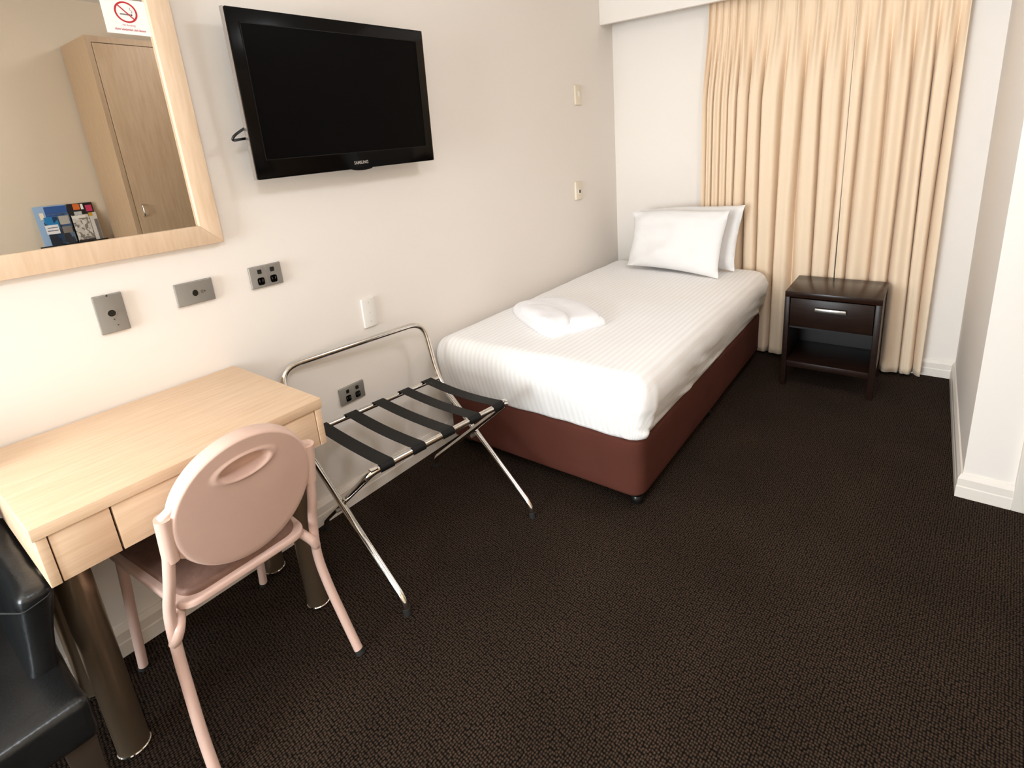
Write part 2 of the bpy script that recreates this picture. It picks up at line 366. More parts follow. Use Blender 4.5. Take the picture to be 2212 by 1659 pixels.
# ------------------------------------------------------------------ bed
bed = thing('bed', 'single bed with white striped sheet and brown fabric base against the wall', 'bed', (.58, 2.5, 0))
BX0, BX1, BY0, BY1 = .05, 1.085, 1.622, 3.40
def base_fn(p, n):
    k = noise.noise(Vector((p.x * 3, p.y * 3, p.z * 6))) * .003
    s = 0.004 * math.exp(-((p.z - .27) / .012) ** 2)
    return p + Vector((n.x, n.y, 0)) * (k - s)
soft_box('bed_base', (BX0, BX1, BY0, BY1, .052, .325), (.06, .06, .03), m_bedbase, bed, .04, base_fn)
for (x, y) in ((.12, 1.70), (1.035, 1.69), (.12, 3.3), (1.02, 3.3), (1.04, 2.5), (.12, 2.5)):
    f = lathe('castor', [(.012, .055), (.012, .040), (.022, .036), (.026, .028), (.026, .008), (.02, 0)], (x, y, 0), m_black, bed, seg=16)
MX0, MX1, MY0, MY1, MZ0, MZ1 = .028, 1.128, 1.575, 3.43, .315, .582
def mat_fn(p, n):
    q = p.copy(); t = (MZ1 - p.z) / (MZ1 - MZ0)
    side = 1 - max(0, n.z)
    if t > .2:
        hh = math.hypot(n.x, n.y); kx, ky = (n.x / hh, n.y / hh) if n.z < 0 and hh > .02 else (n.x, n.y)
        inset = .050 * ((t - .2) / .8) ** 1.5
        if n.x > .2 and p.x > .6: q.x -= inset * kx
        if n.y < -.2 and p.y < 2: q.y += inset * -ky
    if n.z < 0:
        hh = math.hypot(n.x, n.y)
        if hh > .02: q += Vector(((n.x / hh - n.x) * .085, (n.y / hh - n.y) * .07, 0))
    w = noise.noise(Vector((p.x * 4, p.y * 2.2, p.z * 4))) * .007 + noise.noise(Vector((p.x * 11, p.y * 8, p.z * 9 + 4))) * .0025
    q += n * w
    if n.x > .4 and p.x > .6:      # soft drag lines along the hanging side
        q.x += .0075 * side * math.sin(70 * (p.z * 1.5 + p.y * .24) + 4 * noise.noise(Vector((p.y * 3, p.z * 3, 1)))) * (.3 + t) * (.6 + noise.noise(Vector((p.y * 2, 5, 1))))
        # tucked hospital corner fold
        d = (p.y - MY0)
        if d < .25: q.x += .016 * math.exp(-((d - .07 - .05 * (1 - t)) / .02) ** 2) * min(1, t * 1.6)
    if n.y < -.4:
        q.y += .003 * math.sin(55 * p.x + 2 * noise.noise(Vector((p.x * 3, p.z * 6, 3)))) * t
        d = (MX1 - p.x)
        if d < .25: q.y -= .013 * math.exp(-((d - .09 - .04 * (1 - t)) / .018) ** 2) * min(1, t * 2)
    # slightly crowned top, sunk towards the bed head
    if n.z > .3: q.z += .005 * (1 - ((p.x - .58) / .55) ** 2) - .004 * (p.y - 2.5)
    return q
mo = soft_box('mattress', (MX0, MX1, MY0, MY1, MZ0, MZ1), (.085, .07, .115), m_sheet, bed, .016, mat_fn)
vsn, nrm = o_n[mo.name]
at = mo.data.attributes.new('stripe', 'FLOAT', 'POINT')
for i, (v, n) in enumerate(zip(vsn, nrm)):
    w = abs(n.x) / (abs(n.x) + abs(n.y) + 1e-6) if abs(n.z) < .99 else 0
    at.data[i].value = v.x + max(0, MZ1 - .115 - v.z) * w * (1 if v.x > .5 else -1)

# pillows
def pillow(name, label, c, ux, uy, hw, hh, th, seed, ear=0.05):
    """c centre, ux along width, uy up the pillow; both unit vectors"""
    ux = Vector(ux).normalized(); uy = Vector(uy).normalized(); un = ux.cross(uy).normalized(); c = Vector(c)
    N, Mv = 44, 34; V = []; F = []
    def pos(i, j, s):
        u = -1 + 2 * i / N; v = -1 + 2 * j / Mv
        pin = 1 - .075 * (1 - abs(v) ** 2.2) * 1 if abs(u) > .0 else 1
        X = u * hw * (1 - .05 * (1 - v * v) * abs(u) ** 3); Y = v * hh * (1 - .075 * (1 - u * u) * abs(v) ** 3)
        Y -= .05 * max(0, -u) ** 1.6 * max(0, v) ** 1.2; X -= .02 * max(0, -u) * max(0, v)
        e = max(0.0, (1 - abs(u) ** 3.2)) ** .62 * max(0.0, (1 - abs(v) ** 3.2)) ** .62
        w = noise.noise(Vector((u * 2.2 + seed, v * 2.2, s * 1.3))) * .018 + noise.noise(Vector((u * 6 + seed, v * 5, s))) * .005
        k = math.exp(-((1 - abs(u)) / .25) ** 2) * math.exp(-((1 - abs(v)) / .3) ** 2)
        Z = s * (th * .5 * e + w * e * 1.2 + .0025) + k * .012 * math.sin(9 * (u - v)) 
        return c + ux * X + uy * Y + un * Z
    idx = {}
    for s in (1, -1):
        for i in range(N + 1):
            for j in range(Mv + 1):
                edge = i in (0, N) or j in (0, Mv)
                idx[(i, j, s)] = len(V); V.append(pos(i, j, s))
        for i in range(N):
            for j in range(Mv): F.append([idx[(i, j, s)], idx[(i + 1, j, s)], idx[(i + 1, j + 1, s)], idx[(i, j + 1, s)]])
    per = [(i, 0) for i in range(N)] + [(N, j) for j in range(Mv)] + [(i, Mv) for i in range(N, 0, -1)] + [(0, j) for j in range(Mv, 0, -1)]
    for q in range(len(per)):
        a_, b_ = per[q], per[(q + 1) % len(per)]; F.append([idx[a_ + (1,)], idx[b_ + (1,)], idx[b_ + (-1,)], idx[a_ + (-1,)]])
    o = auto_smooth(mesh_obj(name, V, F, m_pillow, smooth=True), 45)
    return tag(o, label, 'pillow', 'pillows at the bed head')
pillow('pillow', 'white pillow in front, leaning on the other pillow', (.598, 3.180, .787), (.60, -.085, -.012), (.03, .125, .40), .322, .203, .112, 3.0)
pillow('pillow', 'white pillow behind, its right end showing past the front pillow', (.622, 3.316, .791), (.62, -.03, 0.0), (.03, .10, .40), .340, .203, .098, 8.0)

# folded towel on the sheet
tw = thing('folded_towel', 'folded white towel lying on the bed sheet', 'towel', (.44, 2.06, .59))
def slab(name, poly, z0, h, material, parent, seed, rimpow=.42, n=10, lift=None):
    B = catmull([Vector((a, b, 0)) for a, b in poly], 8, True); c = sum(B, Vector()) / len(B); K = len(B); V = []; F = []
    S = [0, .2, .4, .58, .72, .83, .9, .95, .98, 1.0]
    for s in S[1:]:
        for p in B:
            q = c + (p - c) * s; z = h * max(0.0, 1 - s ** 7) ** rimpow
            z += noise.noise(Vector((q.x * 13 + seed, q.y * 13, 0))) * .007 * (1 - s ** 4)
            if lift: z += lift(q.x, q.y)
            V.append((q.x, q.y, z0 + z))
    V.append((c.x, c.y, z0 + h + (lift(c.x, c.y) if lift else 0))); ci = len(V) - 1
    for k in range(K): F.append([ci, k, (k + 1) % K])
    R = len(S) - 1
    for r in range(R - 1):
        for k in range(K): F.append([r * K + k, r * K + (k + 1) % K, (r + 1) * K + (k + 1) % K, (r + 1) * K + k])
    b0 = len(V)
    for p in B:
        q = c + (p - c) * .985; V.append((q.x, q.y, z0 - .004 + (lift(q.x, q.y) if lift else 0)))
    for k in range(K): F.append([(R - 1) * K + k, (R - 1) * K + (k + 1) % K, b0 + (k + 1) % K, b0 + k])
    F.append([b0 + k for k in range(K)])
    return mesh_obj(name, V, F, material, parent, smooth=True)
TZ = .5905
slab('lower_fold', [(.150, 2.09), (.19, 2.03), (.36, 1.915), (.555, 1.82), (.62, 1.90), (.695, 2.04), (.685, 2.10), (.52, 2.22), (.36, 2.27), (.22, 2.22), (.165, 2.14)], TZ, .050, m_towel, tw, 1.0)
slab('back_fold', [(.235, 2.075), (.33, 2.00), (.50, 1.91), (.60, 1.93), (.672, 2.035), (.660, 2.09), (.52, 2.195), (.37, 2.242), (.25, 2.195), (.205, 2.125)], TZ + .030, .030, m_towel, tw, 9.0, .40)
slab('front_fold', [(.262, 1.990), (.40, 1.898), (.546, 1.826), (.585, 1.868), (.598, 1.93), (.545, 1.995), (.45, 2.035), (.335, 2.055)], TZ + .030, .043, m_towel, tw, 5.0, .45)

# ------------------------------------------------------------------ curtains
def curtain(name, label, pleats, seed, fl, ztop=2.26, zbot=.018):
    """pleats: x of every pinch pleat; a fold runs down from each"""
    n = len(pleats) - 1; per = 26; N = n * per; Z = [ztop - (ztop - zbot) * (i / 60) for i in range(61)]
    V = []; F = []; rnd = random.Random(seed)
    amp = [rnd.uniform(.65, 1.15) for _ in range(n + 2)]; sec = [rnd.uniform(-.5, 1.3) for _ in range(n + 2)]; skew = [rnd.uniform(-.12, .12) for _ in range(n + 2)]
    for z in Z:
        low = max(0.0, min(1.0, (1.2 - z) / 1.2)); mid = max(0.0, min(1.0, (2.13 - z) / .58)); mid = mid * mid * (3 - 2 * mid)
        head = max(0.0, min(1.0, (z - 1.97) / .08))
        for i in range(N + 1):
            s = i / N * n; k = int(min(s, n - 1e-6)); f = s - k; gap = pleats[k + 1] - pleats[k]
            def lerp(a): return a[k] * (1 - f) + a[k + 1] * f
            edge = min(1.0, min(s, n - s) * 2.5)
            wob = (noise.noise(Vector((s * .7, z * .5, seed))) * .22 + lerp(skew)) * mid * edge
            g = (f + wob) % 1.0; d = min(g, 1 - g); a = 2 * math.pi * g
            A_ = min(.080, .48 * gap + .034) * lerp(amp)
            ridge = math.exp(-(d / .10) ** 2) * .62 - .28 + .10 * head * math.exp(-((d - .18) / .04) ** 2)
            vw = .17 + .03 * math.sin(k * 2.3 + seed)
            valley = .42 - math.exp(-((g - .5) / vw) ** 2) + .13 * lerp(sec) * math.cos(2 * a + 1.1)
            y = A_ * ((1 - mid) * ridge + mid * valley)
            xs = pleats[k] + gap * f + mid * .095 * gap * math.sin(a) * edge + .010 * low * noise.noise(Vector((s * 1.3, seed, z)))
            xs += fl * (1 - i / N) * mid
            V.append((xs, 3.486 - y, z))
    M_ = N + 1
    for j in range(len(Z) - 1):
        for i in range(N): F.append([j * M_ + i, j * M_ + i + 1, (j + 1) * M_ + i + 1, (j + 1) * M_ + i])
    o = mesh_obj(name, V, F, m_curtain, smooth=True)
    sm = o.modifiers.new('thickness', 'SOLIDIFY'); sm.thickness = .0022; sm.offset = 0
    return tag(o, label, 'curtain', 'cream pleated curtains')
curtain('curtain', 'cream pleated curtain hanging behind the bed head', [.690, .728, .768, .808, .852, .898, .985, 1.085, 1.185, 1.285, 1.385, 1.467], 2, -.03)
curtain('curtain', 'cream pleated curtain hanging behind the bedside table', [1.470, 1.575, 1.675, 1.775, 1.865, 1.940], 5, 0.0)

# ------------------------------------------------------------------ bedside table
ns = thing('bedside_table', 'dark wenge bedside table with one drawer and open shelf', 'bedside table', (1.513, 3.18, 0), 0)
a0, a1, b0, b1, nz = 1.284, 1.742, 3.052, 3.428, .558
box('top', (a0, a1, b0, b1, nz - .030, nz), mat('wenge_polished', (42, 24, 16), 0.24, spec=0.22, col2=(30, 16, 11), noise_scale=5.0, stretch=(2, 16, 16)), ns, .0012)
for x in ((a0, a0 + .026), (a1 - .030, a1)):
    for y in ((b0, b0 + .04), (b1 - .04, b1)):
        box('leg', (x[0], x[1], y[0], y[1], 0, nz - .030), m_wenge, ns, .002)
for x in ((a0 + .004, a0 + .022), (a1 - .024, a1 - .004)):
    box('side_panel', (x[0], x[1], b0 + .04, b1 - .04, .118, nz - .030), m_wenge, ns)
box('back_panel', (a0 + .026, a1 - .030, b1 - .014, b1 - .004, .118, nz - .030), m_wenge_in, ns)
box('shelf', (a0 + .026, a1 - .030, b0 + .004, b1 - .014, .118, .152), m_wenge, ns, .002)
box('drawer_floor', (a0 + .026, a1 - .030, b0 + .02, b1 - .014, .346, .356), m_wenge_in, ns)
dw = box('drawer', (a0 + .029, a1 - .033, b0 + .003, b0 + .022, .362, .522), m_wenge, ns, .002)
box('handle', (1.438, 1.586, b0 - .024, b0 - .012, .461, .484), mat('satin_aluminium', (214, 208, 202), .28, metal=1.0), dw, .003)
for x in (1.46, 1.564): box('handle_post', (x - .005, x + .005, b0 - .012, b0 + .003, .468, .478), MATS['satin_aluminium'], dw)

# ------------------------------------------------------------------ desk
dk = thing('desk', 'pale maple writing desk with drawers and round metal legs', 'desk', (.262, .4265, 0))
X0, X1, Y0, Y1, ZT, ZA = .006, .515, .110, .743, .7676, .626
box('desktop', (X0, X1, Y0, Y1, ZT - .028, ZT), m_maple, dk, .0015)
box('side_panel', (X0, X1 - .004, Y0 + .004, Y0 + .022, ZA, ZT - .028), m_maple, dk, .001)
box('side_panel', (X0, X1 - .004, Y1 - .022, Y1 - .004, ZA, ZT - .028), m_maple, dk, .001)
box('back_panel', (X0, X0 + .016, Y0 + .022, Y1 - .022, ZA, ZT - .028), m_maple, dk)
box('inner_panel', (X0 + .016, X1 - .03, Y0 + .022, Y1 - .022, ZA + .004, ZA + .016), m_gap, dk)
for ya, yb in ((Y0 + .0245, .2355), (.2395, .6115), (.6155, Y1 - .0245)):
    d_ = box('drawer', (X1 - .026, X1 - .006, ya, yb, ZA, ZT - .0305), m_maple, dk, .001)
for x in (.355, .075):
    for y in (.1635, .690):
        lg = lathe('leg', [(.034, .626), (.034, .012)], (x, y, 0), m_nickel, dk, seg=40)
        lathe('foot_ring', [(.0345, .014), (.0365, .012), (.0365, .006), (.033, .004), (.018, .004), (.018, 0), (.001, 0)], (x, y, 0), m_chrome, lg, seg=40)
        lathe('leg_plate', [(.045, .626), (.045, .620), (.034, .618)], (x, y, 0), m_nickel, lg, seg=32)

# ------------------------------------------------------------------ desk chair
ch = thing('desk_chair', 'dusty pink chair with oval moulded back pushed under the desk', 'chair', (.36, .447, 0))
CY = .447; TB = .20; BC = Vector((.612, .4635, .657))
def bk(dy, h, n=0.0):
    n2 = n - .30 * dy * dy
    return BC + Vector((math.sin(TB) * h + math.cos(TB) * n2, dy, math.cos(TB) * h - math.sin(TB) * n2))
def oval_back():
    A, B = .165, .177; K = 112; V = []; F = []
    hc, ha, hb = .098, .058, .0275
    cs = [(math.cos(2 * math.pi * k / K), math.sin(2 * math.pi * k / K)) for k in range(K)]
    def ring(pts, n):
        for dy, h in pts: V.append(bk(dy, h, n))
    R0 = .0095
    V.append(bk(0, hc - .004, R0 - .031)); tot = 0
    for r, n in ((.22, -.031), (.42, -.0300), (.60, -.0275), (.74, -.0225), (.85, -.015), (.93, -.0065), (.98, -.0008), (1.02, .0020), (1.08, .0034), (1.16, .0034), (1.24, .0020), (1.32, .0006), (1.38, 0.0)):
        ring([(c * ha * r, hc - .004 * max(0, 1 - r) + q * hb * r) for c, q in cs], R0 + n); tot += 1
    for t in [x / 14 for x in range(1, 15)]:
        ring([(c * ha * 1.38 * (1 - t) + c * A * .955 * t, (hc + q * hb * 1.38) * (1 - t) + q * B * .955 * t) for c, q in cs], R0); tot += 1
    nr = tot
    for r, n in ((.970, .0080), (.988, .004), (1.0, -.002), (1.0, -.024), (.985, -.030), (.94, -.032), (.7, -.032), (.35, -.032)):
        ring([(c * A * r, q * B * r) for c, q in cs], n); tot += 1
    V.append(bk(0, 0, -.032)); last = len(V) - 1
    for k in range(K): F.append([0, 1 + k, 1 + (k + 1) % K])
    for r in range(tot - 1):
        for k in range(K): F.append([1 + r * K + k, 1 + r * K + (k + 1) % K, 1 + (r + 1) * K + (k + 1) % K, 1 + (r + 1) * K + k])
    for k in range(K): F.append([last, 1 + (tot - 1) * K + k, 1 + (tot - 1) * K + (k + 1) % K])
    o = mesh_obj('backrest', V, F, m_pinkback, ch, smooth=True)
    o.data.materials.append(m_pink)
    for p in o.data.polygons:
        if min(p.vertices) >= 1 + (nr - 1) * K: p.material_index = 1
    return auto_smooth(o, 60)
bo = oval_back()
for s in (-1, 1):
    poly = [(s * .112, .110), (s * .140, .083), (s * .158, .062), (s * .180, .046), (s * .180, -.068), (s * .162, -.072), (s * .142, -.086), (s * .115, -.106)]
    prism('bracket', poly, lambda a, b, d: bk(a, b, d), -.020, .002, m_pink, ch, .004)
    tube('sleeve', [bk(s * .168, -.072, -.008), bk(s * .168, -.056, -.008), bk(s * .168, .036, -.008), bk(s * .168, .048, -.008)], .0175, m_pink, ch, 16)
    rp = catmull([(.632, CY + s * .201, .0), (.588, CY + s * .195, .115), (.555, CY + s * .187, .23), (.541, CY + s * .182, .33), (.548, CY + .004 + s * .181, .44), (.575, CY + .009 + s * .175, .535), tuple(bk(s * .168, -.02, -.008))], 8)
    lg = tube('rear_leg', rp, .0125, m_pinkmetal, ch, 16)
    tube('foot_cap', [(.634, CY + s * .2013, -.0), (.628, CY + s * .2005, .014)], .0135, m_rubber if s > 0 else m_rubber, lg, 14)
    fp = catmull([(.112, CY + s * .182, 0), (.145, CY + s * .178, .16), (.178, CY + s * .172, .32), (.195, CY + s * .168, .425)], 6)
    lg = tube('front_leg', fp, .0125, m_pinkmetal, ch, 16)
    tube('foot_cap', [(.1115, CY + s * .1822, 0), (.1145, CY + s * .182, .014)], .0135, m_rubber, lg, 14)
    ear = catmull([(.46, CY + s * .135, .430), (.522, CY + s * .152, .418), (.548, CY + s * .166, .398), (.550, CY + s * .177, .374), (.541, CY + s * .183, .356)], 7)
    tube('seat_bracket', ear, .0125, m_pinkmetal, ch, 14)
def seat_outline(g):
    P = [(.150 - g, CY - .185 - g), (.150 - g, CY + .185 + g), (.565 + g, CY + .152 + g), (.565 + g, CY - .152 - g)]
    f = fillet([P[3] if False else ((P[3][0] + P[0][0]) / 2, (P[3][1] + P[0][1]) / 2, 0)] + [(a, b, 0) for a, b in P] + [((P[3][0] + P[0][0]) / 2, (P[3][1] + P[0][1]) / 2, 0)], .05, 8)
    return [(v.x, v.y) for v in f[:-1]]
prism('seat_frame', seat_outline(.006), lambda a, b, d: Vector((a, b, d)), .430, .450, m_pinkmetal, ch, .006, seg=3)
prism('seat_pad', seat_outline(-.010), lambda a, b, d: Vector((a, b, d)), .446, .466, m_seat, ch, .008, seg=3)

# ------------------------------------------------------------------ folding luggage rack
RZ = math.radians(-7.5); RO = Vector((.3756, 1.148, 0))
lr = thing('luggage_rack', 'folding chrome luggage rack with black straps beside the bed', 'luggage rack', RO, RZ)
hf, hr = .292, .312
def apath(s): return [(.312, s * hf, 0), (.303, s * hf, .055), (-.250, s * hr, .435), (-.318, s * hr, .700)]
Lp = apath(-1); Rp = apath(1)
pa = fillet(Lp[:2] + Lp[2:] + Rp[::-1], [0, .035, .09, .075, .075, .09, .035, 0], 8)
tube('back_frame', pa, .0115, m_chrome, lr, 16, local=True)
hb_, hbf = .300, .268
pb = fillet([(-.292, -hbf, 0), (-.285, -hbf, .05), (.205, -hb_, .462), (.215, -hb_ + .02, .478), (.215, hb_ - .02, .478), (.205, hb_, .462), (-.285, hbf, .05), (-.292, hbf, 0)], [0, .035, .05, .03, .03, .05, .035, 0], 8)
tube('front_frame', pb, .0115, m_chrome, lr, 16, local=True)
tube('rear_rail', [(-.243, -hr + .008, .452), (-.243, hr - .008, .452)], .0105, m_chrome, lr, 14, local=True)
for s in (-1, 1):
    tube('pivot', [(-.022, s * .285, .246), (-.022, s * .322, .246)], .007, m_steel, lr, 12, local=True)
    tube('foot_cap', [(.3125, s * hf, 0), (.3095, s * hf, .022)], .0130, m_rubber, lr, 14, local=True)
    tube('foot_cap', [(-.2925, s * hbf, 0), (-.2900, s * hbf, .022)], .0130, m_rubber, lr, 14, local=True)
    box('rail_end', (.206, .226, s * (hb_ - .022) - .012, s * (hb_ - .022) + .012, .484, .4902), m_chrome, lr, .001, local=True)
for i, u in enumerate((-.234, -.113, .008, .129, .246)):
    hw = .0245; t = .0016; sag = (.006, .008, .007, .008, .012)[i]
    prof = []
    for k in range(7):     # wrap under and around rear rail
        a = math.radians(200 - k * 110 / 6); prof.append((-.243 + .0122 * math.cos(a), .452 + .0122 * math.sin(a)))
    for k in range(1, 12):
        f = k / 12; prof.append((-.243 + (.215 + .243) * f, .4642 + (.4902 - .4642) * f - sag * math.sin(math.pi * f)))
    for k in range(9):
        a = math.radians(95 - k * 150 / 8); prof.append((.215 + .0132 * math.cos(a), .478 + .0132 * math.sin(a)))
    V = []; F = []; n = len(prof)
    for j, (v, z) in enumerate(prof):
        p0 = prof[max(0, j - 1)]; p1 = prof[min(n - 1, j + 1)]; dx, dz = p1[0] - p0[0], p1[1] - p0[1]; L = math.hypot(dx, dz); nx, nzz = -dz / L, dx / L
        for w, q in ((-hw, 0), (hw, 0), (hw, t), (-hw, t)): V.append((v + nx * q, u + w, z + nzz * q))
    for j in range(n - 1):
        for k in range(4): F.append([j * 4 + k, j * 4 + (k + 1) % 4, (j + 1) * 4 + (k + 1) % 4, (j + 1) * 4 + k])
    F.append([0, 1, 2, 3]); F.append([(n - 1) * 4 + k for k in range(4)])
    auto_smooth(mesh_obj('strap', V, F, m_strap, lr, local=True), 40)

# ------------------------------------------------------------------ armchair (only its corner shows)
ac = thing('armchair', 'black leather armchair with tapered dark legs beside the desk', 'armchair', (.36, -.24, 0))
def puff(p, n): return p + n * (noise.noise(p * 7) * .006 + noise.noise(p * 22) * .0015)
soft_box('seat', (.06, .612, -.585, .099, .326, .430), (.018, .018, .022), m_leather, ac, .025, puff)
for (y0, y1, q) in ((.038, .086, 1), (-.573, -.525, -1)):
    def lean(p, n, q=q): return puff(p, n) + Vector((.04 * (p.z - .40), q * (.13 * (p.z - .40) + (.008 * max(0, n.y * q) * (p.z - .40) / .2)), 0))
    soft_box('arm', (.05, .470, y0, y1, .38, .618), (.018, .018, .016), m_leather, ac, .015, lean)
    tube('arm_seam', fillet([(.44, y0 + q * .0, .592), (.483, y0 + .004 + q * .025, .590), (.483, y1 - .004 + q * .030, .600), (.44, y1 + q * .03, .604)], .01, 4), .0016, m_rubber, ac, 8)
soft_box('backrest', (.03, .165, -.515, .028, .40, .86), (.04, .04, .05), m_leather, ac, .03, puff)
for (x, y) in ((.566, .066), (.566, -.55), (.10, .066), (.10, -.55)):
    def tp(bm, x=x, y=y):
        for v in bm.verts:
            if v.co.z < .1: v.co.x = x + (v.co.x - x) * .62 - .01; v.co.y = y + (v.co.y - y) * .62
    box('leg', (x - .026, x + .026, y - .026, y + .026, 0, .330), m_darkleg, ac, .002, taper=tp)

# ------------------------------------------------------------------ television
TVC = Vector((.108, 1.2905, 1.6305)); tya, tti, tro = -.012, -.050, .021; TW, TH = .772, .508
nT = Vector((math.cos(tya) * math.cos(tti), math.sin(tya) * math.cos(tti), math.sin(tti))); rt = Vector((-math.sin(tya), math.cos(tya), 0)); up = nT.cross(rt)
aT = rt * math.cos(tro) + up * math.sin(tro); bT = -rt * math.sin(tro) + up * math.cos(tro)
def tv(a, b, n): return TVC + aT * a + bT * b + nT * n
te = thing('television', 'black flat screen television mounted on the wall above the bed foot', 'television', TVC)
prism('bezel', round_rect(-TW / 2, TW / 2, -TH / 2, TH / 2, .006, 3), tv, -.022, 0, m_blackgloss, te, .002)
prism('screen', round_rect(-TW / 2 + .040, TW / 2 - .040, -TH / 2 + .062, TH / 2 - .043, .002, 2), tv, -.001, .0006, m_screen, te)
def edge_loop(x0, x1, y0, y1, w):
    return [('screen_lip', (x0, x0 + w, y0, y1)), ('screen_lip', (x1 - w, x1, y0, y1)), ('screen_lip', (x0, x1, y0, y0 + w)), ('screen_lip', (x0, x1, y1 - w, y1))]
for nm, (q0, q1, q2, q3) in edge_loop(-TW / 2 + .037, TW / 2 - .037, -TH / 2 + .059, TH / 2 - .040, .003):
    prism(nm, [(q0, q2), (q1, q2), (q1, q3), (q0, q3)], tv, -.001, .0022, mat('bezel_lip', (16, 15, 14), .25, spec=.2), te)
prism('side_trim', [(-TW / 2 - .003, -TH / 2), (-TW / 2 + .001, -TH / 2), (-TW / 2 + .001, TH / 2), (-TW / 2 - .003, TH / 2)], tv, -.020, -.003, mat('silver_trim', (182, 176, 172), .25, metal=.8), te)
prism('side_trim', [(TW / 2 - .001, -TH / 2), (TW / 2 + .003, -TH / 2), (TW / 2 + .003, TH / 2), (TW / 2 - .001, TH / 2)], tv, -.020, -.003, MATS['silver_trim'], te)
prism('rear_housing', round_rect(-TW / 2 + .05, TW / 2 - .05, -TH / 2 + .04, TH / 2 - .04, .03, 4), tv, -.062, -.020, m_black, te, .008)
chin = [(-.045 + .02, -TH / 2 + .004)] + [(.02 + .045 * math.cos(t), -TH / 2 - .007 * math.sin(-t)) for t in [math.pi + math.pi * i / 12 for i in range(13)]] + [(.045 + .02, -TH / 2 + .004)]
prism('chin', chin, tv, -.014, -.002, m_blackgloss, te)
text_mesh('logo', 'SAMSUNG', .016, m_silver, lambda x, y: tv(x + .014, y - TH / 2 + .022, .0012), te, width=.062, bold=.0004)
box('wall_bracket', (.004, .05, 1.20, 1.38, 1.54, 1.74), m_black, te, .004)
cp = catmull([(.05, 1.00, 1.535), (.07, .935, 1.540), (.080, .878, 1.515), (.074, .866, 1.497), (.062, .905, 1.500), (.045, 1.00, 1.512)], 8)
tube('power_cable', cp, .0042, m_black, te, 10)

# ------------------------------------------------------------------ mirror with maple frame
mr = thing('wall_mirror', 'wall mirror in a pale maple frame above the desk', 'mirror', (0, .30, 1.186))
my0, my1, mz0, mz1, fw = -.19, .7945, 1.1845, 2.13, .0605
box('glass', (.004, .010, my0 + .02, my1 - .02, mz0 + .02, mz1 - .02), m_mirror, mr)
def bar(pts):
    prism('frame_bar', pts, lambda a, b, d: Vector((d, a, b)), .002, .024, m_maple_v, mr, .0015)
bar([(my0, mz0), (my1, mz0), (my1 - fw, mz0 + fw), (my0 + fw, mz0 + fw)])
bar([(my1, mz0), (my1, mz1), (my1 - fw, mz1 - fw), (my1 - fw, mz0 + fw)])
bar([(my1, mz1), (my0, mz1), (my0 + fw, mz1 - fw), (my1 - fw, mz1 - fw)])
bar([(my0, mz1), (my0, mz0), (my0 + fw, mz0 + fw), (my0 + fw, mz1 - fw)])
# no-smoking sticker on the glass
sg = thing('no_smoking_sign', 'white no smoking sticker in the corner of the mirror', 'sign', (.0105, .683, 1.79))
def sx(y, z, d=0.0): return Vector((.0103 + d, y, z))
prism('sticker', [(.6285, 1.789), (.7335, 1.789), (.7335, 1.878), (.6285, 1.878)], lambda a, b, d: sx(a, b, d), 0, .0006, m_paper, sg)
rc, zc_ = .683, 1.8455
def ring2(r0, r1, K=48):
    V = []; F = []
    for k in range(K):
        a = 2 * math.pi * k / K
        for r in (r0, r1): V.append(sx(rc + r * math.cos(a), zc_ + r * math.sin(a), .0009))
    for k in range(K): j = (k + 1) % K; F.append([2 * k, 2 * k + 1, 2 * j + 1, 2 * j])
    return V, F
V, F = ring2(.0225, .0268); mesh_obj('red_ring', V, F, m_red, sg)
c45 = math.sqrt(.5)
def diag(u, v): return sx(rc + (u - v) * c45 * 1.0, zc_ - (u + v) * c45, .0010)
mesh_obj('red_slash', [diag(-.0235, -.0016), diag(.0235, -.0016), diag(.0235, .0016), diag(-.0235, .0016)], [[0, 1, 2, 3]], m_red, sg)
mesh_obj('cigarette', [sx(.668, 1.838, .0008), sx(.692, 1.838, .0008), sx(.692, 1.8415, .0008), sx(.668, 1.8415, .0008)], [[0, 1, 2, 3]], m_grey, sg)
mesh_obj('cigarette_tip', [sx(.693, 1.838, .0008), sx(.697, 1.838, .0008), sx(.697, 1.8415, .0008), sx(.693, 1.8415, .0008)], [[0, 1, 2, 3]], m_black, sg)
sp = catmull([(.0112, .695, 1.844), (.0112, .698, 1.849), (.0112, .693, 1.853), (.0112, .695, 1.858)], 5)
tube('smoke', sp, .0005, m_grey, sg, 5)
text_mesh('lettering', 'No Smoking', .0062, m_red, lambda x, y: sx(.683 + x, 1.8125 + y, .0009), sg, width=.030)
# second line: heavy red lettering too blurred to read, kept as letter-like strokes
V = []; F = []; rnd = random.Random(3); y = .648
def quad(a, b, c, d):
    i = len(V); V.extend([sx(a, c, .0009), sx(b, c, .0009), sx(b, d, .0009), sx(a, d, .0009)]); F.append([i, i + 1, i + 2, i + 3])
for wl in (4, 8, 3, 5):
    for k in range(wl):
        hgt = rnd.choice((.0040, .0042, .0058)); wl_ = .0026
        quad(y, y + .0008, 1.7985, 1.7985 + hgt); quad(y + .0018, y + .0026, 1.7985, 1.7985 + .0040)
        zz = 1.7985 + rnd.choice((0, .0017, .0033)); quad(y + .0008, y + .0018, zz, zz + .0008); y += .0034
    y += .0020
mesh_obj('lettering_strokes', V, F, m_red, sg)

